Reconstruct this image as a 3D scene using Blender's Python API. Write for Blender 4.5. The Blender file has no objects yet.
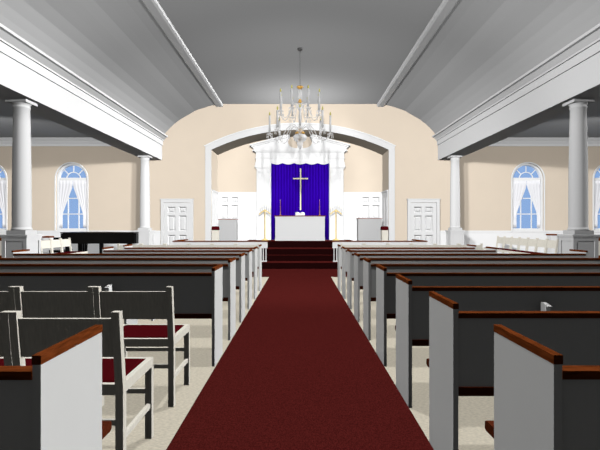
import bpy, bmesh, math, random
from mathutils import Vector, Matrix
PI = math.pi
S = bpy.context.scene
COL = S.collection
random.seed(4)
H = 1.36            # eye height
WY = 15.9           # distance of the end wall with the chancel arch
CY = 17.1           # chancel rear wall

# ------------------------------------------------------------------ materials
def lin(c):
    return tuple(((v/255)/12.92 if v/255 <= .04045 else ((v/255+.055)/1.055)**2.4) for v in c)

def mat(name, rgb, rough=.7, spec=.15, var=0., scale=(30, 30, 30), bump=0., metal=0., detail=3):
    m = bpy.data.materials.new(name); m.use_nodes = True
    nt = m.node_tree; b = nt.nodes['Principled BSDF']
    c = lin(rgb)
    b.inputs['Base Color'].default_value = (*c, 1)
    b.inputs['Roughness'].default_value = rough
    b.inputs['Specular IOR Level'].default_value = spec
    b.inputs['Metallic'].default_value = metal
    if var or bump:
        tc = nt.nodes.new('ShaderNodeTexCoord'); mp = nt.nodes.new('ShaderNodeMapping')
        nz = nt.nodes.new('ShaderNodeTexNoise')
        mp.inputs['Scale'].default_value = scale
        nz.inputs['Scale'].default_value = 1; nz.inputs['Detail'].default_value = detail
        nt.links.new(tc.outputs['Object'], mp.inputs['Vector'])
        nt.links.new(mp.outputs['Vector'], nz.inputs['Vector'])
        if var:
            rp = nt.nodes.new('ShaderNodeValToRGB')
            rp.color_ramp.elements[0].position = .3; rp.color_ramp.elements[1].position = .7
            rp.color_ramp.elements[0].color = (*[v*(1-var) for v in c], 1)
            rp.color_ramp.elements[1].color = (*[min(1, v*(1+var)) for v in c], 1)
            nt.links.new(nz.outputs['Fac'], rp.inputs['Fac'])
            nt.links.new(rp.outputs['Color'], b.inputs['Base Color'])
        if bump:
            bp = nt.nodes.new('ShaderNodeBump'); bp.inputs['Strength'].default_value = bump
            bp.inputs['Distance'].default_value = .004
            nt.links.new(nz.outputs['Fac'], bp.inputs['Height'])
            nt.links.new(bp.outputs['Normal'], b.inputs['Normal'])
    return m

M = {}
M['altar'] = mat('altar_paint', (212, 212, 212), .6, .05)
M['lectern'] = mat('lectern_grey_paint', (194, 194, 194), .6, .05)
M['shaded_riser'] = mat('step_riser_shade', (30, 8, 8), .8, 0, var=.2, scale=(4, 90, 90))  # near-black tone paints the shade on the unlit step fronts
M['white'] = mat('white_paint', (232, 232, 232), .6, .05)
M['trim'] = mat('white_trim_paint', (248, 248, 248), .6, .05)
M['pew'] = mat('pew_white_paint', (230, 230, 228), .6, .05, var=.015, scale=(3, 3, 3))
M['cream'] = mat('cream_wall_paint', (228, 213, 194), .8, 0, var=.012, scale=(2, 2, 2))
M['ceiling'] = mat('ceiling_plaster', (222, 222, 222), .9, 0)
M['aisleceiling'] = mat('aisle_ceiling_plaster', (246, 246, 246), .9, 0)
M['chair'] = mat('chair_cream_paint', (234, 229, 216), .6, .05, var=.08, scale=(90, 90, 6))
M['wood'] = mat('brown_pew_wood', (114, 57, 26), .9, 0, var=.4, scale=(12, 90, 90), detail=5)
M['woody'] = mat('brown_cap_wood', (114, 57, 26), .9, 0, var=.4, scale=(90, 12, 90), detail=5)
M['wooddark'] = mat('dark_pew_wood', (92, 42, 24), .9, 0, var=.3, scale=(12, 90, 90))
M['maroon'] = mat('maroon_upholstery', (76, 12, 18), .9, 0, var=.2, scale=(160, 160, 160))
M['floor'] = mat('beige_carpet', (205, 197, 179), .95, 0, var=.16, scale=(38, 90, 60), bump=.2, detail=6)
M['carpet'] = mat('maroon_carpet', (78, 26, 24), .95, 0, var=.38, scale=(110, 70, 90), bump=.3, detail=4)
M['purple'] = mat('purple_cloth', (44, 0, 155), .8, .02, var=.06, scale=(40, 40, 2))
M['gold'] = mat('pale_gold', (236, 208, 135), .4, .3)
M['crossgold'] = mat('light_gold', (252, 242, 188), .4, .3)
M['brass'] = mat('polished_brass', (214, 165, 80), .35, .4, metal=.3)
M['bronze'] = mat('copper_brown_metal', (150, 95, 80), .4, .3)
M['black'] = mat('black_lacquer', (5, 5, 6), .3, .1)
M['ivory'] = mat('ivory_keys', (235, 230, 215), .3, .3)
M['paper'] = mat('white_paper', (246, 246, 244), .8, 0)
M['candle'] = mat('white_wax', (205, 205, 205), .6, .1)
M['greymetal'] = mat('dark_grey_metal', (90, 90, 90), .4, .2)

def thin(name, rgb, alpha):
    m = bpy.data.materials.new(name); m.use_nodes = True
    nt = m.node_tree; nt.nodes.clear()
    o = nt.nodes.new('ShaderNodeOutputMaterial'); mx = nt.nodes.new('ShaderNodeMixShader')
    t = nt.nodes.new('ShaderNodeBsdfTransparent'); p = nt.nodes.new('ShaderNodeBsdfPrincipled')
    p.inputs['Base Color'].default_value = (*lin(rgb), 1); p.inputs['Roughness'].default_value = .3
    p.inputs['Specular IOR Level'].default_value = .3
    mx.inputs['Fac'].default_value = alpha
    nt.links.new(t.outputs[0], mx.inputs[1]); nt.links.new(p.outputs[0], mx.inputs[2])
    nt.links.new(mx.outputs[0], o.inputs['Surface'])
    return m
M['glass'] = thin('window_glass', (200, 220, 240), .05)
M['crystal'] = thin('chandelier_crystal', (252, 252, 252), .5)
_nt = M['crystal'].node_tree
_p = next(x for x in _nt.nodes if x.type == 'BSDF_PRINCIPLED'); _mx = next(x for x in _nt.nodes if x.type == 'MIX_SHADER')
_tl = _nt.nodes.new('ShaderNodeBsdfTranslucent'); _tl.inputs['Color'].default_value = (.95, .95, .95, 1)
_m2 = _nt.nodes.new('ShaderNodeMixShader'); _m2.inputs['Fac'].default_value = .5
_nt.links.new(_p.outputs[0], _m2.inputs[1]); _nt.links.new(_tl.outputs[0], _m2.inputs[2]); _nt.links.new(_m2.outputs[0], _mx.inputs[2])
M['bowl'] = thin('bowl_crystal', (250, 250, 250), .8)
M['sheer'] = thin('sheer_curtain_cloth', (246, 246, 250), .94)

def emis(name, rgb, s):
    m = bpy.data.materials.new(name); m.use_nodes = True
    b = m.node_tree.nodes['Principled BSDF']
    b.inputs['Base Color'].default_value = (*lin(rgb), 1)
    b.inputs['Emission Color'].default_value = (*lin(rgb), 1); b.inputs['Emission Strength'].default_value = s
    return m
M['flame'] = emis('candle_bulb_glow', (150, 145, 70), .55)
M['glow'] = emis('gold_flame_glow', (232, 200, 100), .6)

# ------------------------------------------------------------------ mesh helper
class MB:
    def __init__(self): self.bm = bmesh.new()
    def box(self, x0, x1, y0, y1, z0, z1):
        if x1 < x0: x0, x1 = x1, x0
        vs = [self.bm.verts.new(p) for p in ((x0,y0,z0),(x1,y0,z0),(x1,y1,z0),(x0,y1,z0),(x0,y0,z1),(x1,y0,z1),(x1,y1,z1),(x0,y1,z1))]
        for f in ((0,3,2,1),(4,5,6,7),(0,1,5,4),(1,2,6,5),(2,3,7,6),(3,0,4,7)):
            self.bm.faces.new([vs[i] for i in f])
        return self
    def hexa(self, bot, top):
        vs = [self.bm.verts.new(p) for p in (*bot, *top)]
        for f in ((0,3,2,1),(4,5,6,7),(0,1,5,4),(1,2,6,5),(2,3,7,6),(3,0,4,7)):
            self.bm.faces.new([vs[i] for i in f])
        return self
    def prism(self, pts, fn):
        """pts: closed 2-D outline; fn(u, v, k) -> 3-D, k in 0, 1 (the two ends)"""
        a = [self.bm.verts.new(fn(u, v, 0)) for u, v in pts]
        b = [self.bm.verts.new(fn(u, v, 1)) for u, v in pts]
        n = len(pts)
        self.bm.faces.new(a); self.bm.faces.new(b[::-1])
        for i in range(n):
            j = (i+1) % n
            self.bm.faces.new((a[j], a[i], b[i], b[j]))
        return self
    def along_y(self, pts, y0, y1): return self.prism(pts, lambda u, v, k: (u, (y0, y1)[k], v))
    def along_x(self, pts, x0, x1): return self.prism(pts, lambda u, v, k: ((x0, x1)[k], u, v))
    def along_z(self, pts, z0, z1): return self.prism(pts, lambda u, v, k: (u, v, (z0, z1)[k]))
    def plate(self, outer, holes, y0, y1):
        """outline in XZ with holes, thickness y0..y1"""
        tmp = bmesh.new()
        for loop in [outer]+list(holes):
            vs = [tmp.verts.new((x, 0, z)) for x, z in loop]
            for i in range(len(vs)): tmp.edges.new((vs[i], vs[(i+1) % len(vs)]))
        bmesh.ops.triangle_fill(tmp, use_beauty=True, use_dissolve=False, edges=tmp.edges[:])
        tmp.verts.index_update()
        co = [v.co.copy() for v in tmp.verts]; fs = [[v.index for v in f.verts] for f in tmp.faces]
        tmp.free()
        A = [self.bm.verts.new((c.x, y0, c.z)) for c in co]; B = [self.bm.verts.new((c.x, y1, c.z)) for c in co]
        for f in fs:
            self.bm.faces.new([A[i] for i in f]); self.bm.faces.new([B[i] for i in f][::-1])
        k = 0
        for loop in [outer]+list(holes):
            n = len(loop)
            for i in range(n):
                j = (i+1) % n
                self.bm.faces.new((A[k+i], A[k+j], B[k+j], B[k+i]))
            k += n
        return self
    def lathe(self, prof, cx=0, cy=0, n=24, smooth=True):
        rings = []
        for r, z in prof:
            if r < 1e-5: rings.append([self.bm.verts.new((cx, cy, z))])
            else: rings.append([self.bm.verts.new((cx+r*math.cos(2*PI*i/n), cy+r*math.sin(2*PI*i/n), z)) for i in range(n)])
        for a, b in zip(rings, rings[1:]):
            for i in range(n):
                j = (i+1) % n
                q = [a[i % len(a)], a[j % len(a)], b[j % len(b)], b[i % len(b)]]
                u = []
                for v in q:
                    if v not in u: u.append(v)
                if len(u) > 2:
                    f = self.bm.faces.new(u); f.smooth = smooth
        for rg in (rings[0], rings[-1]):
            if len(rg) > 2: self.bm.faces.new(rg)
        return self
    def tube(self, pts, r, n=8):
        pts = [Vector(p) for p in pts]; rings = []
        for i, p in enumerate(pts):
            t = (pts[min(i+1, len(pts)-1)]-pts[max(i-1, 0)]).normalized()
            u = t.cross(Vector((0, 0, 1)))
            if u.length < 1e-3: u = t.cross(Vector((0, 1, 0)))
            u.normalize(); v = t.cross(u)
            rr = r[i] if isinstance(r, (list, tuple)) else r
            rings.append([self.bm.verts.new(p+rr*(u*math.cos(2*PI*k/n)+v*math.sin(2*PI*k/n))) for k in range(n)])
        for a, b in zip(rings, rings[1:]):
            for i in range(n):
                f = self.bm.faces.new((a[i], a[(i+1) % n], b[(i+1) % n], b[i])); f.smooth = True
        self.bm.faces.new(rings[0]); self.bm.faces.new(rings[-1])
        return self
    def build(self, name, m, parent=None, loc=None):
        bmesh.ops.recalc_face_normals(self.bm, faces=self.bm.faces[:])
        me = bpy.data.meshes.new(name); self.bm.to_mesh(me); self.bm.free()
        me.materials.append(M[m])
        o = bpy.data.objects.new(name, me); COL.objects.link(o)
        if parent: o.parent = parent
        if loc: o.location = loc
        return o

def thing(name, label, cat, loc=(0, 0, 0), rz=0, group=None):
    o = bpy.data.objects.new(name, None); COL.objects.link(o)
    o.empty_display_size = .1
    o.location = loc; o.rotation_euler = (0, 0, rz)
    return tag(o, label, cat, group)
def tag(o, label, cat, group=None):
    o['label'] = label; o['category'] = cat
    if group: o['group'] = group
    return o
def struct(o, label=None, cat=None):
    o['kind'] = 'structure'
    if label: o['label'] = label; o['category'] = cat
    return o
def copy_tree(o, parent=None):
    c = o.copy(); COL.objects.link(c)
    if parent: c.parent = parent
    for ch in list(o.children):
        copy_tree(ch, c)
    return c
def arc(cx, cz, r, a0, a1, n):
    return [(cx+r*math.cos(math.radians(a0+(a1-a0)*i/n)), cz+r*math.sin(math.radians(a0+(a1-a0)*i/n))) for i in range(n+1)]

# ------------------------------------------------------------------ the room
XW, YB = 12.6, -4.0                   # side walls, wall behind the camera
SPR = 4.56                            # where the cove leaves the beam
cove = [(2.72, 5.635), (2.98, 5.615), (3.25, 5.55), (3.53, 5.46), (3.70, 5.40), (3.89, 5.285), (4.06, 5.19), (4.24, 5.085),
        (4.42, 4.95), (4.58, 4.80), (4.70, 4.67), (4.79, SPR), (4.9, 4.45)]

struct(MB().box(-XW, XW, YB, WY, -.1, 0).build('floor', 'floor'))
f = MB().box(-XW, XW, 11.77, WY, .0, .004); struct(f.build('floor_maroon', 'carpet'), 'maroon carpet across the front of the pews', 'carpet')

# windows: holes in the end wall
WINX = [-10.93, -8.065, 8.05, 10.93]
WR, WSP, WBOT = .56, 2.99, 1.17
def win_outline(cx, r, sp, bot): return [(cx-r, bot), (cx+r, bot)] + arc(cx, sp, r, 0, 180, 20)
def arch_line(hw, sp, rise, n=28):
    R = (hw*hw+rise*rise)/(2*rise); a = math.degrees(math.asin(hw/R))
    return arc(0, sp+rise-R, R, 90-a, 90+a, n)          # from right to left
A_IN = arch_line(3.13, 4.01, .71); A_OUT = arch_line(3.34, 4.13, .80)
outer = [(-XW, 0), (-3.13, 0)] + A_IN[::-1] + [(3.13, 0), (XW, 0), (XW, 4.5), (4.9, 4.5)] + cove[::-1][1:] + [(-x, z) for x, z in cove[:-1]] + [(-4.9, 4.5), (-XW, 4.5)]
wf = MB().plate(outer, [win_outline(x, WR, WSP, WBOT) for x in WINX], WY, WY+.22)
struct(wf.build('wall_front', 'cream'))
# chancel recess behind the arch
w = MB()
back = [(-3.13, 0), (3.13, 0)] + A_IN
w.plate(back, [], CY, CY+.15)
for s in (-1, 1): w.box(s*3.13, s*3.3, WY+.22, CY+.15, 0, 4.05)
pr = A_IN + [(x*1.03, z+.16) for x, z in A_IN[::-1]]
w.along_y(pr, WY+.22, CY+.15)
struct(w.build('wall_chancel', 'cream'))
for s, nm in ((-1, 'wall_left'), (1, 'wall_right')):
    struct(MB().box(s*XW, s*(XW+.2), YB, WY+.22, 0, 4.7).build(nm, 'cream'))
struct(MB().box(-XW, XW, YB-.2, YB, 0, 6).build('wall_back', 'cream'))
# nave ceiling: flat middle strip and two coves of flat boards
c = MB()
prof = [(-x, z) for x, z in cove[::-1]] + cove
c.along_y(prof + [(x, z+.15) for x, z in prof[::-1]], YB, WY)
struct(c.build('ceiling', 'ceiling'))
for s, nm in ((-1, 'ceiling_left_aisle'), (1, 'ceiling_right_aisle')):
    struct(MB().box(s*5.3, s*XW, YB, WY, 4.42, 4.55).build(nm, 'aisleceiling'))
# ribs along the ceiling, beams over the columns, mouldings
def trim(n, mb, m='trim'): return struct(mb.build('trim_%d' % n, m))
n = 1
for s in (-1, 1):
    r = MB(); r.along_y([(s*2.72, 5.66), (s*2.72, 5.56), (s*2.76, 5.53), (s*2.93, 5.53), (s*2.97, 5.56), (s*2.97, 5.66)], YB, WY)
    trim(n, r); n += 1
    b = MB()
    face = [(4.87, 3.65), (4.87, 4.17), (4.838, 4.17), (4.838, 4.33), (4.805, 4.33), (4.805, 4.365),
            (4.78, 4.39), (4.72, 4.45), (4.665, 4.455), (4.665, 4.505), (4.70, 4.51), (4.735, 4.545), (4.80, 4.60), (5.45, 4.60), (5.45, 3.65)]
    b.along_y([(s*x, z) for x, z in face], YB, WY)
    trim(n, b); n += 1
    k = MB()      # crown moulding of the aisle along the end wall
    pf = [(WY, 4.14), (WY-.03, 4.14), (WY-.03, 4.24), (WY-.06, 4.26), (WY-.06, 4.30), (WY-.16, 4.40), (WY-.16, 4.42), (WY, 4.42)]
    k.along_x(pf, s*5.45, s*XW); trim(n, k); n += 1
    d = MB()      # white wainscot with chair rail on the end wall
    for x0, x1 in ((4.93, 5.6), (5.6, XW)): d.box(s*x0, s*x1, WY-.02, WY, .12, 1.10)
    d.box(s*4.93, s*XW, WY-.035, WY, 0, .12); d.box(s*4.93, s*XW, WY-.045, WY, 1.10, 1.145); d.box(s*4.93, s*XW, WY-.03, WY, 1.145, 1.165)
    trim(n, d); n += 1
# casing round the arch
def ring(a, b, y0, y1):
    mb = MB()
    loop_o = [(3.34, 0)] + a + [(-3.34, 0)]; loop_i = [(3.13, 0)] + b + [(-3.13, 0)]
    mb.along_y(loop_o + loop_i[::-1], y0, y1) if False else None
    for i in range(len(loop_o)-1):
        q = [loop_o[i], loop_o[i+1], loop_i[i+1], loop_i[i]]
        mb.along_y(q, y0, y1)
    return mb
trim(n, ring(A_OUT, A_IN, WY-.05, WY), 'white'); n += 1
mb = MB()
o2 = arch_line(3.385, 4.15, .815)
for i in range(len(A_OUT)-1): mb.along_y([A_OUT[i], A_OUT[i+1], o2[i+1], o2[i]], WY-.075, WY)
trim(n, mb); n += 1
# chancel wainscot, rear and returns
z1 = 2.61
d = MB(); d.box(-3.13, 3.13, CY-.025, CY, .58, z1-.06); d.box(-3.13, 3.13, CY-.055, CY, z1-.06, z1)
for s in (-1, 1):
    d.box(s*3.13, s*3.105, WY+.05, CY-.055, .58, z1-.06); d.box(s*3.13, s*3.08, WY+.05, CY-.055, z1-.06, z1)
    for y0 in (WY+.15, WY+.65): d.box(s*3.105, s*3.09, y0, y0+.35, .75, z1-.25)
trim(n, d); n += 1

# steps up to the chancel
st = MB()
st.box(-4.1, 4.1, 13.902, WY, .004, .195)
st.box(-3.08, 3.08, 14.552, WY, .195, .385)
st.box(-3.08, 3.08, 14.722, CY-.03, .385, .58)
st = struct(st.build('chancel_steps', 'carpet'), 'maroon carpeted steps rising to the altar', 'steps')
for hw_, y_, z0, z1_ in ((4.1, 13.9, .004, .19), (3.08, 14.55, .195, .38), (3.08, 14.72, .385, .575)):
    MB().box(-hw_, hw_, y_-.001, y_+.002, z0, z1_).build('shaded_riser', 'shaded_riser', st)  # thin dark sheet over each step front, shade put into its colour
ds = MB()
ds.box(-1.62, 1.62, 15.622, CY-.03, .58, .80)
for s in (-1, 1): ds.along_z([(s*1.62, 15.622), (s*1.62, CY-.03), (s*1.9, CY-.03), (s*1.9, 15.95)], .58, .80)
ds = struct(ds.build('altar_platform', 'carpet'), 'maroon carpeted platform under the altar', 'platform')
MB().box(-1.62, 1.62, 15.619, 15.622, .58, .795).build('shaded_riser', 'shaded_riser', ds)  # platform front darkened the same way, painted shade

# runner
tag(MB().box(-.806, .806, YB+.1, 11.77, .0, .008).build('aisle_carpet', 'carpet'),
    'long maroon carpet runner down the centre aisle between the pews', 'carpet')

# ------------------------------------------------------------------ doors
def panel_door(name, cx, y, w_, h, base, frame, label, knob=None):
    r = thing(name, label, 'door', (cx, y, base)); struct(r)
    hw = w_/2; dm = 'white' if frame else 'trim'
    rows = [(h-.36, h-.14), (h-1.0, h-.45), (.18, h-1.13)] if h > 1.6 else [(h-.36, h-.14), (h-.95, h-.45)]
    cols = [(-hw+.12, -.06), (.06, hw-.12)]
    holes = [[(a, z0), (b, z0), (b, z1_), (a, z1_)] for a, b in cols for z0, z1_ in rows]
    MB().plate([(-hw, .01), (hw, .01), (hw, h), (-hw, h)], holes, -.08, -.003).build('door_slab', dm, r)
    for a, b in cols:
        for z0, z1_ in rows:
            p = MB(); q = .030; y0, y1 = -.079, -.012
            o_ = [(a, y0, z0), (b, y0, z0), (b, y0, z1_), (a, y0, z1_)]
            n_ = [(a+q, y1, z0+q), (b-q, y1, z0+q), (b-q, y1, z1_-q), (a+q, y1, z1_-q)]
            vo = [p.bm.verts.new(v) for v in o_]; vi = [p.bm.verts.new(v) for v in n_]
            for k in range(4): p.bm.faces.new((vo[k], vo[(k+1) % 4], vi[(k+1) % 4], vi[k]))
            bk = [p.bm.verts.new((x_, -.003, z_)) for x_, _, z_ in o_]
            for k in range(4): p.bm.faces.new((vo[(k+1) % 4], vo[k], bk[k], bk[(k+1) % 4]))
            p.bm.faces.new(bk)
            e_ = .055
            p.bm.faces.new(vi)
            p.hexa([(a+e_, y1, z0+e_), (b-e_, y1, z0+e_), (b-e_, y1, z1_-e_), (a+e_, y1, z1_-e_)],
                   [(a+e_+.02, y1-.03, z0+e_+.02), (b-e_-.02, y1-.03, z0+e_+.02), (b-e_-.02, y1-.03, z1_-e_-.02), (a+e_+.02, y1-.03, z1_-e_-.02)])
            p.build('door_panel', dm, r)
    if frame:
        fw = .11
        MB().plate([(-hw-fw, 0), (-hw-.01, 0), (-hw-.01, h+.01), (hw+.01, h+.01), (hw+.01, 0), (hw+fw, 0), (hw+fw, h+fw), (-hw-fw, h+fw)], [], -.11, -.001).build('door_frame', dm, r)
        MB().plate([(-hw-fw-.02, h+fw), (hw+fw+.02, h+fw), (hw+fw+.02, h+fw+.035), (-hw-fw-.02, h+fw+.035)], [], -.13, -.001).build('door_cornice', dm, r)
    return r
panel_door('door_1', -4.325, WY, .90, 2.14, 0, True, 'white six-panel door left of the chancel arch')
panel_door('door_2', 4.345, WY, .90, 2.14, 0, True, 'white six-panel door right of the chancel arch')
panel_door('door_3', -2.66, CY-.03, .88, 1.98, .58, False, 'white panelled door in the wainscot behind the left lectern')
panel_door('door_4', 2.68, CY-.03, .88, 1.98, .58, False, 'white panelled door in the wainscot behind the right lectern')

# ------------------------------------------------------------------ windows and curtains
names = ['arched window at the left edge of the view', 'arched window above the black piano',
         'arched window above the right choir chairs', 'arched window at the right edge of the view']
for i, cx in enumerate(WINX):
    r = thing('window_%d' % (i+1), 'white ' + names[i], 'window', (cx, WY, WBOT)); struct(r)
    sp = WSP-WBOT
    fr = MB(); fr.plate(win_outline(0, WR, sp, 0), [win_outline(0, WR-.07, sp, .07)], .06, .20)
    fr.plate(win_outline(0, WR+.035, sp, -.01), [win_outline(0, WR-.005, sp, .0)], -.03, -.001)
    fr.box(-WR+.06, WR-.06, .10, .17, sp-.05, sp+.05)
    fr.build('window_frame', 'trim', r)
    MB().box(-WR-.05, WR+.05, -.07, .06, -.055, -.005).build('window_sill', 'trim', r)
    mu = MB()
    for k in range(16):
        a0, a1 = PI*k/16, PI*(k+1)/16
        ra, rb = .235, .262
        mu.along_y([(ra*math.cos(a0), sp+ra*math.sin(a0)), (rb*math.cos(a0), sp+rb*math.sin(a0)), (rb*math.cos(a1), sp+rb*math.sin(a1)), (ra*math.cos(a1), sp+ra*math.sin(a1))], .12, .15)
    for a in (45, 90, 135):
        ca, sa = math.cos(math.radians(a)), math.sin(math.radians(a)); q = .013
        mu.along_y([(.25*ca-q*sa, sp+.25*sa+q*ca), (.5*ca-q*sa, sp+.5*sa+q*ca), (.5*ca+q*sa, sp+.5*sa-q*ca), (.25*ca+q*sa, sp+.25*sa-q*ca)], .12, .15)
    for x in (-.19, .19): mu.box(x-.016, x+.016, .12, .15, .06, sp-.04)
    for z in (.58, 1.14): mu.box(-.5, .5, .12, .15, z-.016, z+.016)
    mu.build('muntins', 'trim', r)
    MB().plate(win_outline(0, WR-.07, sp, .07), [], .132, .138).build('glass_pane', 'glass', r)
    # two sheer curtain panels parted from a peak
    for s in (-1, 1):
        pts = []
        N = 26
        cm = MB(); rows = []
        for zi in range(13):
            t = zi/12; z = .09+t*(sp-.14)
            # inner edge: straight hem, then sloping up to the peak
            edge = (.36 if t < .30 else .36*(1-(t-.30)/.58) if t < .88 else 0.0)
            row = []
            for k in range(N+1):
                u = k/N; x = edge+.004+(.485-edge-.004)*u
                row.append(cm.bm.verts.new((s*x, .078+.005*math.sin(u*26), z)))
            rows.append(row)
        for a, b in zip(rows, rows[1:]):
            for k in range(N):
                f = cm.bm.faces.new((a[k], a[k+1], b[k+1], b[k])); f.smooth = True
        o = cm.build('curtain', 'sheer', None, (cx, WY, WBOT))
        sd = o.modifiers.new('thick', 'SOLIDIFY'); sd.thickness = .003
        tag(o, 'white sheer %s half curtain in the %s' % ('left' if s < 0 else 'right', names[i]), 'curtain', 'sheer window curtains')

# ------------------------------------------------------------------ columns
def make_column():
    r = thing('column', '', 'column')
    sh = MB(); prof = [(.175, 1.264), (.175, 1.285), (.168, 1.30), (.160, 1.32)]
    for k in range(9):
        t = k/8; prof.append((.160-.026*t-.008*math.sin(t*PI)*-1, 1.33+t*(3.50-1.33)))
    prof += [(.142, 3.51), (.146, 3.53), (.137, 3.54), (.137, 3.565), (.155, 3.59), (.158, 3.595)]
    sh.lathe(prof, n=40); sh.build('shaft', 'white', r)
    MB().box(-.185, .185, -.185, .185, 3.595, 3.65).build('abacus', 'white', r)
    MB().box(-.176, .176, -.176, .176, 1.185, 1.264).build('plinth', 'white', r)
    p = MB()
    q = .225; rim = .062; zt, zb = 1.07, .16
    p.box(-q+.02, q-.02, -q+.02, q-.02, .1, 1.13)
    for sx in (-1, 1):
        for sy in (-1, 1): p.box(sx*q, sx*(q-rim), min(sy*q, sy*(q-rim)), max(sy*q, sy*(q-rim)), .1, 1.13)
    for a, b in ((zt, 1.13), (.1, zb)):
        p.box(-q+.001, q-.001, -q+.001, q-.001, a, b)
    p.build('pedestal', 'white', r)
    cp = MB(); cp.box(-.238, .238, -.238, .238, 1.13, 1.15); cp.box(-.25, .25, -.25, .25, 1.15, 1.185); cp.build('pedestal_cap', 'white', r)
    MB().box(-.25, .25, -.25, .25, 0, .1).build('pedestal_base', 'white', r)
    return r
col0 = make_column(); first = True
for x, y, lab in ((-5.15, 8.33, 'white round column on a panelled pedestal, near one on the left'),
                  (-5.15, 14.95, 'white round column on a pedestal at the right end of the black piano'),
                  (5.15, 8.33, 'white round column on a panelled pedestal, near one on the right'),
                  (5.15, 14.95, 'white round column on a pedestal just right of the right white door')):
    c = col0 if first else copy_tree(col0); first = False
    c.location = (x, y, 0); c['label'] = lab; c['group'] = 'columns carrying the side beams'

# ------------------------------------------------------------------ pews
def make_pew(length, box=False):
    """local: aisle end at x=0 running towards +x, back (camera side) at y=0"""
    r = thing('pew', '', 'pew')
    T = .027
    for x in (0, length-T):
        e = MB(); e.box(x, x+T, 0, .44, 0, .918)
        e = e.build('end_panel', 'pew', r)
        c = MB(); c.box(x-.0015, x+T+.0015, -.002, .442, .918, .947); c.build('end_cap', 'woody', e)
    MB().box(T, length-T, .008, .034, .505, .870).build('backrest', 'pew', r)
    MB().box(T, length-T, -.002, .055, .870, .897).build('back_cap', 'wood', r)
    s = MB(); s.along_x([(.0, .46), (.0, .507), (.585, .485), (.60, .475), (.60, .445), (.585, .438)], T, length-T)
    s.build('seat', 'wooddark', r)
    for k in (1, 2):
        x = length*k/3
        MB().along_x([(.10, 0), (.10, .455), (.50, .44), (.46, 0)], x-.015, x+.015).build('seat_support', 'pew', r)
    if box:
        b = MB(); x = 1.004
        b.hexa([(x-.016, -.075, .62), (x+.016, -.075, .62), (x+.016, .008, .62), (x-.016, .008, .62)],
               [(x-.016, -.06, .78), (x+.016, -.06, .78), (x+.016, .008, .78), (x-.016, .008, .78)])
        b.hexa([(x-.014, -.08, .762), (x+.019, -.08, .762), (x+.019, .008, .772), (x-.014, .008, .772)],
               [(x-.014, -.08, .770), (x+.019, -.08, .770), (x+.019, .008, .786), (x-.014, .008, .786)])
        o = b.build('card_box', 'paper', r); o['label'] = 'small white card box on the pew back'
    return r
def mirror_pew(r):
    for ch in [r]+list(r.children_recursive):
        if ch.type == 'MESH':
            ch.data = ch.data.copy()
            ch.data.transform(Matrix.Scale(-1, 4, (1, 0, 0))); ch.data.flip_normals()
    return r
D = lambda k: 3.344+.9775*(k-3)
proto = {}
def get(side, L, box):
    key = (side, L, box)
    if key in proto: return copy_tree(proto[key])
    r = make_pew(L, box)
    if side < 0: mirror_pew(r)
    proto[key] = r
    return r
ordn = {1: 'nearest', 2: 'second', 3: 'third', 4: 'fourth', 5: 'fifth', 6: 'sixth', 7: 'seventh', 8: 'eighth', 9: 'ninth'}
for k in range(1, 10):
    y = D(k)+(.04 if k == 1 else 0)
    r = get(1, 3.83 if k < 8 else 2.80, k == 3)
    r.location = (.806, y, 0)
    if k == 1: lab = 'nearest white pew with brown cap on the right of the aisle, cut by the frame'
    elif k == 9: lab = 'frontmost white pew with brown cap on the right, right behind the front chair row'
    elif k == 3: lab = 'third white pew right of the aisle, with a small white card box on its back'
    else: lab = '%s white pew with brown cap counted from the camera, right of the aisle' % ordn[k]
    r['label'] = lab; r['group'] = 'pews right of the aisle'
for j, k in enumerate((1, 4, 5, 6, 7, 8, 9)):
    y = D(k)+(.035 if k == 1 else 0)
    r = get(-1, 3.83 if k < 8 else 2.80, k == 4)
    r.location = (-.82, y, 0)
    if k == 1: lab = 'white pew with brown cap in the lower left corner, behind the loose chairs'
    elif k == 4: lab = 'white pew left of the aisle directly in front of the loose cream chairs'
    elif k == 9: lab = 'frontmost white pew with brown cap on the left, right behind the front chair row'
    else: lab = '%s white pew with brown cap beyond the loose chairs, left of the aisle' % ordn[k-3]
    r['label'] = lab; r['group'] = 'pews left of the aisle'

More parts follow.
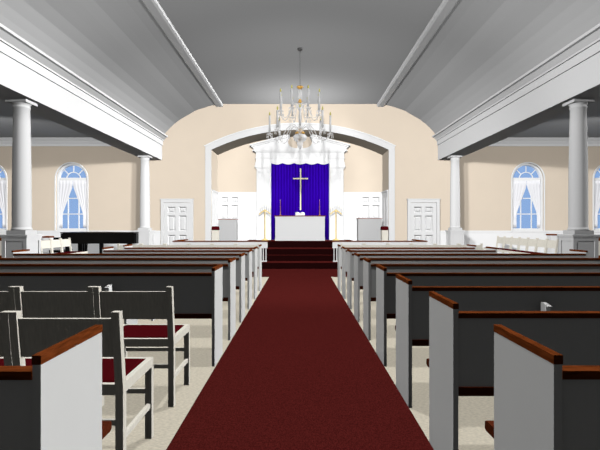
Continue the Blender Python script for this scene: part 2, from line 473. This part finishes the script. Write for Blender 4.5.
# ------------------------------------------------------------------ chairs
def make_chair():
    """origin on the floor, back towards -y"""
    r = thing('side_chair', '', 'chair')
    hw = .2895; t = .042
    for s in (-1, 1):
        p = MB()
        x0, x1 = s*hw, s*(hw-t)
        if x0 > x1: x0, x1 = x1, x0
        sec = [(0, -.25), (.47, -.25), (.905, -.305)]
        for (z0, a), (z1_, b) in zip(sec, sec[1:]):
            p.hexa([(x0, a, z0), (x1, a, z0), (x1, a+.045, z0), (x0, a+.045, z0)], [(x0, b, z1_), (x1, b, z1_), (x1, b+.045, z1_), (x0, b+.045, z1_)])
        p.build('rear_leg', 'chair', r)
        MB().box(x0, x1, .21, .25, 0, .455).build('front_leg', 'chair', r)
        MB().box(s*(hw-.002), s*(hw-.036), -.205, .25, .455, .51).build('side_rail', 'chair', r)
        MB().box(s*(hw-.008), s*(hw-.03), -.205, .21, .195, .225).build('side_stretcher', 'chair', r)
    x = hw-t
    MB().box(-x, x, -.245, -.215, .45, .508).build('rear_rail', 'chair', r)
    MB().box(-hw+.036, hw-.036, .215, .248, .455, .51).build('front_rail', 'chair', r)
    MB().box(-x, x, -.24, -.22, .285, .315).build('rear_stretcher', 'chair', r)
    MB().box(-x, x, .22, .24, .285, .315).build('front_stretcher', 'chair', r)
    b = MB(); zz = lambda z: -.25-.055*(z-.47)/.435
    b.hexa([(-x, zz(.66)+.010, .66), (x, zz(.66)+.010, .66), (x, zz(.66)+.034, .66), (-x, zz(.66)+.034, .66)],
           [(-x, zz(.868)+.010, .868), (x, zz(.868)+.010, .868), (x, zz(.868)+.034, .868), (-x, zz(.868)+.034, .868)])
    b.build('backrest', 'chair', r)
    c = MB(); x2 = hw-.037
    c.hexa([(-x2, -.214, .47), (x2, -.214, .47), (x2, .214, .47), (-x2, .214, .47)], [(-x2, -.214, .507), (x2, -.214, .507), (x2, .214, .507), (-x2, .214, .507)])
    c.hexa([(-x2, -.214, .507), (x2, -.214, .507), (x2, .214, .507), (-x2, .214, .507)], [(-x2+.02, -.196, .516), (x2-.02, -.196, .516), (x2-.02, .196, .516), (-x2+.02, .196, .516)])
    c.build('seat', 'maroon', r)['label'] = 'maroon upholstered seat'
    return r
ch0 = make_chair(); used = False
def chair(x, y, z, rz, label, group):
    global used
    c = copy_tree(ch0) if used else ch0; used = True
    c.location = (x, y, z); c.rotation_euler = (0, 0, rz); c['label'] = label; c['group'] = group
g = 'loose chairs left of the aisle'
chair(-1.233, 2.65, 0, 0, 'cream chair with maroon seat directly behind the lower left pew end, beside the aisle', g)
chair(-1.813, 2.65, 0, 0, 'cream chair with maroon seat cut by the left frame edge, near row', g)
chair(-1.233, 3.61, 0, 0, 'cream chair with maroon seat beside the aisle, farther of the two rows', g)
chair(-1.813, 3.61, 0, 0, 'middle cream chair of the farther loose row, left of the aisle', g)
chair(-2.393, 3.61, 0, 0, 'cream chair of the farther loose row cut by the left frame edge', g)
o_ = ['nearest the aisle', 'second from the aisle', 'third from the aisle', 'fourth from the aisle', 'fifth from the aisle', 'farthest from the aisle']
for s, sd in ((-1, 'left'), (1, 'right')):
    for k in range(6):
        chair(s*(1.29+.58*k), 11.33, 0, 0, 'cream chair in the front row before the communion rail, %s side, %s' % (sd, o_[k]), 'front row chairs on the '+sd)
# choir chairs in the aisles, facing the nave, on a low platform
for s, nm in ((-1, 'left'), (1, 'right')):
    ya, yb = (11.2, 13.25) if s < 0 else (11.2, 15.3)
    struct(MB().box(s*5.9, s*7.1, ya, yb, 0, .09).build('choir_platform', 'floor'), 'low %s platform under the choir chairs' % nm, 'platform')
oc = ['nearest the camera', 'second from the camera', 'third from the camera', 'fourth from the camera', 'fifth from the camera', 'sixth from the camera', 'farthest from the camera']
for k in range(7):
    c = chair(6.38, 11.87+.505*k, .09, PI/2, 'cream choir chair facing the nave under the right window, %s' % oc[k], 'choir chairs on the right')
for k in range(3):
    chair(-6.38, 11.75+.505*k, .09, -PI/2, 'white choir chair before the black piano, %s' % ['nearest the camera', 'middle of three', 'farthest from the camera'][k], 'choir chairs on the left')
for o in COL.objects:
    if o.get('group', '').startswith('choir chairs'): o.scale = (.865, 1, 1)

# benches and small cabinets along the aisle edges
for s, nm in ((-1, 'left'), (1, 'right')):
    r = thing('bench', 'cream-backed wooden bench cut by the %s frame edge beside the column' % nm, 'bench', (s*7.86, 12.0, 0))
    MB().box(0, s*1.6, 0, .03, .55, .94).build('backrest', 'chair', r)
    MB().box(0, s*1.6, -.01, .05, .94, 1.05).build('top_rail', 'wood', r)
    MB().box(0, s*1.6, -.01, .5, .47, .55).build('seat', 'wood', r)
    for x in (0, 1.55): MB().box(s*x, s*(x+.05), 0, .48, 0, .47).build('leg', 'chair', r)
    r = thing('cabinet', 'small white cabinet with brown top against the wainscot, %s aisle' % nm, 'cabinet', (s*8.74, 15.62, 0))
    MB().box(-.11, .11, -.13, .13, .06, .92 if s < 0 else 1.0).build('body', 'white', r)
    MB().box(-.09, .09, -.11, .12, 0, .06).build('base', 'white', r)
    MB().box(-.13, .13, -.15, .14, .92 if s < 0 else 1.0, .975 if s < 0 else 1.05).build('top', 'wood', r)
    MB().box(-.08, .08, -.14, -.13, .14, .84).build('cabinet_door', 'white', r)

# ------------------------------------------------------------------ piano
r = thing('grand_piano', 'black grand piano with closed lid in the left aisle before the window', 'piano', (-7.3, 13.72, 0))
out = [(0, 0), (2.24, 0), (2.28, .08), (2.27, .30), (2.19, .52), (1.95, .66), (1.6, .80), (1.3, 1.02), (1.0, 1.28), (.7, 1.40), (0, 1.42)]
MB().along_z(out, .79, 1.105).build('case', 'black', r)
MB().along_z([(x*1.008-.008, y*1.02-.014) for x, y in out], 1.112, 1.14).build('lid', 'black', r)
MB().box(.03, 2.2, .05, .3, 1.10, 1.114).build('lid_prop_rail', 'black', r)
k = MB(); k.box(-.22, 0, .03, 1.39, .79, .86); k.box(-.22, 0, .0, .05, .79, .98); k.box(-.22, 0, 1.37, 1.42, .79, .98); k.build('key_bed', 'black', r)
MB().box(-.2, -.02, .06, 1.36, .86, .885).build('keyboard', 'ivory', r)
for x, y in ((.15, .12), (.15, 1.28), (1.98, .33)):
    MB().lathe([(.03, 0), (.04, .03), (.035, .08), (.055, .45), (.07, .70), (.085, .79)], x, y, 12).build('leg', 'black', r)
MB().lathe([(.055, .0), (.055, .25), (.065, .79)], 1.22, .06, 10).build('leg', 'black', r)
l = MB(); l.box(.2, .34, .66, .70, .12, .79); l.box(.2, .34, .80, .84, .12, .79); l.box(.12, .4, .6, .9, .06, .14); l.build('pedal_lyre', 'black', r)
r = thing('piano_bench', 'black piano bench at the keyboard end of the piano', 'bench', (-7.62, 14.35, 0), 0)
MB().box(-.17, .17, -.38, .38, .50, .58).build('seat', 'black', r)
for x in (-.14, .14):
    for y in (-.34, .34): MB().box(x-.025, x+.025, y-.025, y+.025, 0, .50).build('leg', 'black', r)

# ------------------------------------------------------------------ communion rails
for s, nm in ((-1, 'left'), (1, 'right')):
    r = thing('communion_rail', 'white balustered communion rail with brown top, %s of the aisle' % nm, 'rail', (s*1.03, 14.28, .195))
    def bx(x0, x1, y0, y1, z0, z1): return MB().box(s*x0, s*x1, y0, y1, z0, z1)
    bx(-.03, 3.0, -.07, .07, .635, .665).build('top_rail', 'wood', r)
    bx(2.9, 3.02, .07, 1.54, .635, .665).build('return_top_rail', 'woody', r)
    bx(0, 2.98, -.035, .035, .43, .635).build('upper_rail', 'white', r)
    bx(.02, 2.98, -.03, .03, 0, .035).build('bottom_rail', 'white', r)
    bx(2.93, 2.99, .035, 1.52, .545, .635).build('return_rail', 'white', r)
    for k in range(34):
        x = .035+.086*k
        bx(x, x+.028, -.014, .014, .035, .43).build('baluster', 'white', r)
    for k in range(9):
        y = .15+.15*k
        bx(2.94, 2.98, y, y+.036, 0, .545).build('baluster', 'white', r)

# ------------------------------------------------------------------ reredos, curtain, cross
r = thing('reredos', 'white carved surround with broken pediment framing the purple curtain', 'reredos', (0, CY-.03, .80))
zb = lambda z: z-.80
for s in (-1, 1):
    p = MB(); x0, x1 = s*1.10, s*1.62
    p.box(x0, x1, -.30, 0, 0, zb(3.46)); p.box(s*1.095, s*1.65, -.33, 0, 0, .16)
    p.box(s*1.14, s*1.22, -.315, -.30, .2, 2.55); p.box(s*1.49, s*1.57, -.315, -.30, .2, 2.55); p.box(s*1.14, s*1.57, -.315, -.30, 2.5, 2.58)
    p.build('pilaster', 'trim', r)
    q = MB(); q.box(s*1.095, s*1.65, -.34, 0, zb(3.46), zb(3.50)); q.box(s*1.095, s*1.68, -.38, 0, zb(3.50), zb(3.58)); q.box(s*1.095, s*1.66, -.36, 0, zb(3.58), zb(3.70)); q.build('capital', 'trim', r)
    # half pediment with a scooped inner end
    h = [(1.64, 4.12), (1.70, 4.15), (1.74, 4.22), (1.81, 4.28), (1.81, 4.31), (.44, 4.68), (.37, 4.66)]
    h += arc(.24, 4.47, .20, 60, -80, 9)[::-1] if False else []
    scoop = [(.37, 4.66), (.42, 4.60), (.45, 4.50), (.44, 4.40), (.39, 4.31), (.30, 4.25), (.20, 4.23), (.10, 4.22), (.10, 4.12)]
    h = h[:-1]+scoop
    pm = MB().along_y([(s*x, zb(z)) for x, z in h], -.34, -.02); pm = pm.build('pediment_half', 'trim', r)
    rk = MB()
    rk.along_y([(s*1.86, zb(4.29)), (s*1.86, zb(4.34)), (s*.42, zb(4.73)), (s*.42, zb(4.67))], -.44, -.02)
    rk.along_y([(s*1.80, zb(4.25)), (s*1.80, zb(4.30)), (s*.44, zb(4.665)), (s*.44, zb(4.615))], -.39, -.02)
    rk.build('raking_cornice', 'trim', pm)
e = MB()
e.box(-1.64, 1.64, -.34, 0, zb(3.70), zb(4.06)); e.box(-1.66, 1.66, -.37, 0, zb(3.84), zb(3.87))
e.box(-1.68, 1.68, -.38, 0, zb(4.06), zb(4.10)); e.box(-1.76, 1.76, -.42, 0, zb(4.10), zb(4.145))
e.build('entablature', 'trim', r)
u = MB(); u.box(-.10, .10, -.3, -.06, zb(4.145), zb(4.30)); u.lathe([(.05, zb(4.30)), (.03, zb(4.34)), (.09, zb(4.42)), (.10, zb(4.50)), (.05, zb(4.58)), (.03, zb(4.62)), (.0, zb(4.68))], 0, -.18, 16)
u.build('urn_finial', 'trim', r)
# scalloped valance
v = []
zz0 = zb(3.70)
pts = [(-1.09, zz0+.02)]
for k in range(61):
    x = -1.09+2.18*k/60
    pts.append((x, zz0-.03-.055*abs(math.sin((x+1.09)/2.18*PI*5))))
pts.append((1.09, zz0+.02))
MB().along_y(pts, -.32, -.27).build('valance', 'trim', r)

cm = MB(); rows = []
NC = 170
for zi in (0, 1):
    row = []
    for k in range(NC+1):
        x = -1.085+2.17*k/NC
        row.append(cm.bm.verts.new((x, CY-.15+.022*math.sin(x*58)+.008*math.sin(x*23), (.805, 3.69)[zi])))
    rows.append(row)
for k in range(NC):
    f = cm.bm.faces.new((rows[0][k], rows[0][k+1], rows[1][k+1], rows[1][k])); f.smooth = True
o = cm.build('purple_curtain', 'purple'); sd = o.modifiers.new('thick', 'SOLIDIFY'); sd.thickness = .006
tag(o, 'deep purple pleated curtain hanging behind the altar inside the white surround', 'curtain')

r = thing('cross', 'plain pale gold cross hanging on the purple curtain', 'cross', (.02, CY-.215, 1.92))
MB().box(-.024, .024, -.02, .02, 0, 1.56).build('upright', 'crossgold', r)
MB().box(-.285, -.024, -.02, .02, 1.155, 1.205).box(.024, .285, -.02, .02, 1.155, 1.205).build('crossbar', 'crossgold', r)
MB().box(-.01, .01, .02, .06, 1.1, 1.14).build('wall_mount', 'gold', r)

# ------------------------------------------------------------------ altar and its things
r = thing('altar', 'white altar table with thin brown top in front of the purple curtain', 'altar', (0, 16.0, .80))
b = MB(); b.box(-.88, .88, .03, .62, 0, .85); b.box(-.89, .89, .015, .64, 0, .10); b.box(-.89, .89, .015, .64, .80, .865)
b.build('body', 'altar', r)
for s in (-1, 1): MB().box(s*.88, s*.80, .012, .03, .10, .80).build('corner_stile', 'altar', r)
MB().box(-.92, .92, -.01, .66, .865, .90).build('top', 'woody', r)
r = thing('open_book', 'white open book on a low stand in the middle of the altar', 'book', (.0, 16.2, 1.70))
for s in (-1, 1):
    p = MB(); pf = [(0, .03), (.05, .055), (.10, .06), (.165, .045), (.165, .03), (0, .012)]
    p.prism(pf, lambda u_, v_, k_: (s*u_, (-.09, .11)[k_], v_+(0, .07)[k_])); p.build('page_block', 'paper', r)
MB().hexa([(-.17, -.10, 0), (.17, -.10, 0), (.17, .12, 0), (-.17, .12, 0)], [(-.17, -.10, .012), (.17, -.10, .012), (.17, .12, .085), (-.17, .12, .085)]).build('book_stand', 'paper', r)
for s, nm in ((-1, 'left'), (1, 'right')):
    r = thing('candlestick', 'slender copper candlestick with a candle on the %s of the altar' % nm, 'candlestick', (s*.705+.0, 16.18, 1.70), 0, 'altar candlesticks')
    MB().lathe([(.045, 0), (.045, .012), (.018, .03), (.013, .08), (.020, .12), (.012, .16), (.012, .30), (.022, .31), (.022, .325), (.0, .325)], n=14).build('stem', 'bronze', r)
    MB().lathe([(.010, .325), (.010, .53), (.0, .535)], n=10).build('candle', 'bronze', r)
    MB().lathe([(.0, .535), (.008, .55), (.0, .58)], n=8).build('flame', 'glow', r)
    # seven-branch standing candelabra
    r = thing('candelabra', 'gold chevron candelabra with seven white candles %s of the altar' % nm, 'candelabra', (1.31 if s > 0 else -1.28, 16.42, .80), 0, 'standing candelabras')
    MB().lathe([(.13, 0), (.13, .02), (.05, .05), (.022, .08), (.020, 1.02), (.03, 1.05), (.02, 1.10)], n=16).build('stand', 'gold', r)
    a = MB()
    a.along_y([(-.215, .93), (0, 1.085), (.215, .93), (.22, .975), (0, 1.14), (-.22, .975)], -.015, .015); a.build('arms', 'gold', r)
    for k in range(-3, 4):
        x = .068*k; z0 = 1.12-.155*abs(x)/.215
        c = MB().lathe([(.024, z0), (.024, z0+.012), (.011, z0+.014), (.011, z0+.19), (.0, z0+.19)], x, 0, 10).build('candle', 'candle', r)
        MB().lathe([(.0, z0+.19), (.010, z0+.205), (.0, z0+.25)], x, 0, 8).build('flame', 'glow', c)

# lecterns and seats behind them
def lectern(cx, w_, y, ht, label):
    r = thing('lectern', label, 'lectern', (cx, y, .58)); hw = w_/2
    b = MB(); b.box(-hw, hw, 0, .42, 0, ht-.05); b.box(-hw-.012, hw+.012, -.012, .43, 0, .09); b.build('body', 'lectern', r)
    MB().box(-hw-.02, hw+.02, -.02, .44, ht-.05, ht-.03).build('top', 'bronze', r)
    MB().hexa([(-hw+.04, .05, ht-.03), (hw-.04, .05, ht-.03), (hw-.04, .40, ht-.03), (-hw+.04, .40, ht-.03)],
              [(-hw+.04, .05, ht-.02), (hw-.04, .05, ht-.02), (hw-.04, .40, ht+.01), (-hw+.04, .40, ht+.01)]).build('book_rest', 'white', r)
    return r
lectern(-2.585, .62, 16.0, 1.02, 'narrow white lectern with brown top, left of the altar')
lectern(2.49, .84, 16.0, 1.05, 'broad white pulpit with brown top, right of the altar')
for s, nm in ((-1, 'left'), (1, 'right')):
    r = thing('stool', 'maroon cushioned stool just %s' % ('left of the narrow lectern' if s < 0 else 'right of the broad pulpit'), 'stool', (s*2.96, 15.78, .58))
    MB().box(-.105, .105, -.14, .14, .04, .60).build('base', 'chair', r)
    MB().box(-.095, .095, -.13, .13, 0, .04).build('plinth', 'chair', r)
    c = MB(); c.box(-.112, .112, -.15, .15, .60, .69); c.hexa([(-.112, -.15, .69), (.112, -.15, .69), (.112, .15, .69), (-.112, .15, .69)], [(-.09, -.125, .735), (.09, -.125, .735), (.09, .125, .735), (-.09, .125, .735)])
    c.build('cushion', 'maroon', r)

# ------------------------------------------------------------------ chandelier
r = thing('chandelier', 'two-tier crystal chandelier with sixteen candles hanging from the ceiling', 'chandelier', (0, 10.9, 0))
MB().lathe([(.0, 5.635), (.07, 5.635), (.06, 5.60), (.02, 5.57), (.0, 5.57)], n=16).build('canopy', 'greymetal', r)
MB().lathe([(.004, 4.70), (.004, 5.58)], n=8).build('rod', 'greymetal', r)
MB().lathe([(.0, 4.72), (.075, 4.715), (.085, 4.69), (.04, 4.66), (.035, 4.64), (.0, 4.64)], n=20).build('top_cap', 'brass', r)
MB().lathe([(.045, 4.40), (.05, 4.44), (.045, 4.64)], n=16).build('upper_glass', 'crystal', r)
MB().lathe([(.0, 4.30), (.025, 4.31), (.05, 4.345), (.025, 4.39), (.03, 4.41), (.0, 4.41)], n=16).build('brass_ball', 'brass', r)
MB().lathe([(.03, 3.70), (.025, 3.80), (.045, 3.95), (.025, 4.10), (.05, 4.20), (.03, 4.31)], n=16).build('glass_stem', 'crystal', r)
MB().lathe([(.05, 3.545), (.12, 3.57), (.12, 3.60), (.06, 3.64), (.03, 3.70)], n=20).build('brass_ring', 'brass', r)
MB().lathe([(.0, 3.20), (.02, 3.21), (.05, 3.26), (.08, 3.33), (.07, 3.36), (.15, 3.42), (.17, 3.50), (.12, 3.55), (.05, 3.56)], n=20).build('glass_bowl', 'bowl', r)
MB().lathe([(.0, 3.24), (.03, 3.29), (.055, 3.37), (.045, 3.48), (.04, 3.56)], n=12).build('brass_core', 'brass', r)
for tier in (0, 1):
    R_, zc, zr, off, zt = ((.735, 3.56, 3.62, 0, 4.11), (.50, 4.07, 4.15, 22.5, 4.62))[tier]
    for k in range(8):
        a = math.radians(off+45*k); ca, sa = math.cos(a), math.sin(a)
        P = lambda q, z: (q*ca, q*sa, z)
        pts = []
        for i in range(13):
            t = i/12
            q = .03+(R_-.03)*t
            z = zr+(zc-.02-zr)*t + .17*math.sin(PI*min(1, t*1.9))*(t < .527) - .15*math.sin(PI*(t-.47)/.53)*(t >= .47)
            pts.append(P(q, z))
        arm = MB().tube(pts, .011, 6).build('arm', 'crystal', r)
        x, y = R_*ca, R_*sa
        MB().lathe([(.0, zc-.02), (.03, zc-.015), (.075, zc), (.078, zc+.008), (.025, zc+.01), (.028, zc+.055), (.0, zc+.055)], x, y, 12).build('drip_pan', 'crystal', arm)
        dr = MB()
        for j in range(6):
            b = 2*PI*j/6
            dr.lathe([(.0, zc-.11), (.010, zc-.085), (.004, zc-.03), (.003, zc)], x+.068*math.cos(b), y+.068*math.sin(b), 5)
        dr.build('crystal_drops', 'crystal', arm)
        MB().lathe([(.023, zc+.05), (.023, zt-.10), (.0, zt-.10)], x, y, 10).build('candle', 'candle', arm)
        MB().lathe([(.008, zt-.10), (.020, zt-.07), (.015, zt-.03), (.0, zt)], x, y, 10).build('bulb', 'flame', arm)

# ------------------------------------------------------------------ light
def lamp(name, loc, s, radius=.12, col=(1, 1, 1), spot=None, aim=None, shadow=True, blend=1.0):
    l = bpy.data.lights.new(name, 'SPOT' if spot else 'POINT')
    l.energy = 39.5*s; l.color = col; l.shadow_soft_size = radius
    l.use_nodes = True; nt = l.node_tree
    em = next(x for x in nt.nodes if x.type == 'EMISSION')
    fo = nt.nodes.new('ShaderNodeLightFalloff'); fo.inputs['Strength'].default_value = 1
    nt.links.new(fo.outputs['Constant'], em.inputs['Strength'])
    l.use_shadow = shadow
    o = bpy.data.objects.new(name, l); COL.objects.link(o); o.location = loc
    if spot:
        l.spot_size = math.radians(spot); l.spot_blend = blend
        o.rotation_euler = (Vector(aim)-Vector(loc)).to_track_quat('-Z', 'Y').to_euler()
    return o
def sun(name, to, s):
    l = bpy.data.lights.new(name, 'SUN'); l.energy = PI*s; l.angle = .02; l.use_shadow = False
    o = bpy.data.objects.new(name, l); COL.objects.link(o); o.location = (8, 4, 8)
    o.rotation_euler = Vector(to).to_track_quat('Z', 'Y').to_euler()
    return o
#LIGHTS
lamp('nave_lamp', (0, 4.4, 3.95), .30, .05)
lamp('forward_fill_spot', (0, 6.9, 3.95), .42, .28, spot=134, aim=(0, 15.9, -.6), blend=.7)  # added fill spot for the end wall, no fixture there
lamp('left_nave_fill', (-3.5, 7.9, 3.75), .135, .1, shadow=False)  # added shadowless fill for the coves and beams, no real lamp
lamp('right_nave_fill', (3.5, 7.9, 3.75), .135, .1, shadow=False)  # its twin on the right, likewise an added fill
lamp('ceiling_fill_spot', (0, 14.9, 3.8), .46, .1, shadow=False, spot=140, aim=(0, 15.1, 6))  # unseen fill added to brighten the far end of the ceiling
lamp('chancel_fill_spot', (1.8, 11.8, 5.2), .20, .1, shadow=False, spot=64, aim=(0, 17, 2.7), blend=.5)  # unseen fill added to whiten the chancel, casts no shadow
lamp('left_aisle_fill', (-8.6, 12.4, 3.78), .22, .1, shadow=False, spot=150, aim=(-8.6, 15.9, 3.6), blend=.6)  # added fill for the left end wall and aisle ceiling
lamp('right_aisle_fill', (8.6, 12.4, 3.78), .22, .1, shadow=False, spot=150, aim=(8.6, 15.9, 3.6), blend=.6)  # added fill for the right end wall and aisle ceiling
sun('right_fill_sun', (.82, .02, .57), .74)  # shadowless fill passing through the roof, brightens faces turned right
sun('left_fill_sun', (-.86, .02, .5), .13)  # weak shadowless fill added to lift faces turned left
#ENDLIGHTS

w = bpy.data.worlds.new('World'); S.world = w; w.use_nodes = True
bg = w.node_tree.nodes['Background']
bg.inputs['Color'].default_value = (*lin((134, 170, 222)), 1); bg.inputs['Strength'].default_value = 1.0

cy = S.cycles
cy.max_bounces = 6; cy.diffuse_bounces = 0; cy.glossy_bounces = 1; cy.transmission_bounces = 4; cy.transparent_max_bounces = 24
cy.use_light_tree = False; cy.use_adaptive_sampling = False; w.cycles.sampling_method = 'NONE'
cy.use_fast_gi = True; cy.fast_gi_method = 'ADD'; cy.ao_bounces = 1; cy.ao_bounces_render = 1
w.light_settings.ao_factor = .03; w.light_settings.distance = .25

cam = bpy.data.cameras.new('Camera'); co = bpy.data.objects.new('Camera', cam); COL.objects.link(co)
co.location = (0, 0, H); co.rotation_euler = (PI/2, 0, 0)
cam.sensor_width = 36; cam.lens = 27.0; cam.clip_start = .05
S.camera = co
vs = S.view_settings
S.display_settings.display_device = 'sRGB'
vs.view_transform = 'Standard'; vs.look = 'None'; vs.gamma = 1; vs.exposure = 0; vs.use_curve_mapping = False
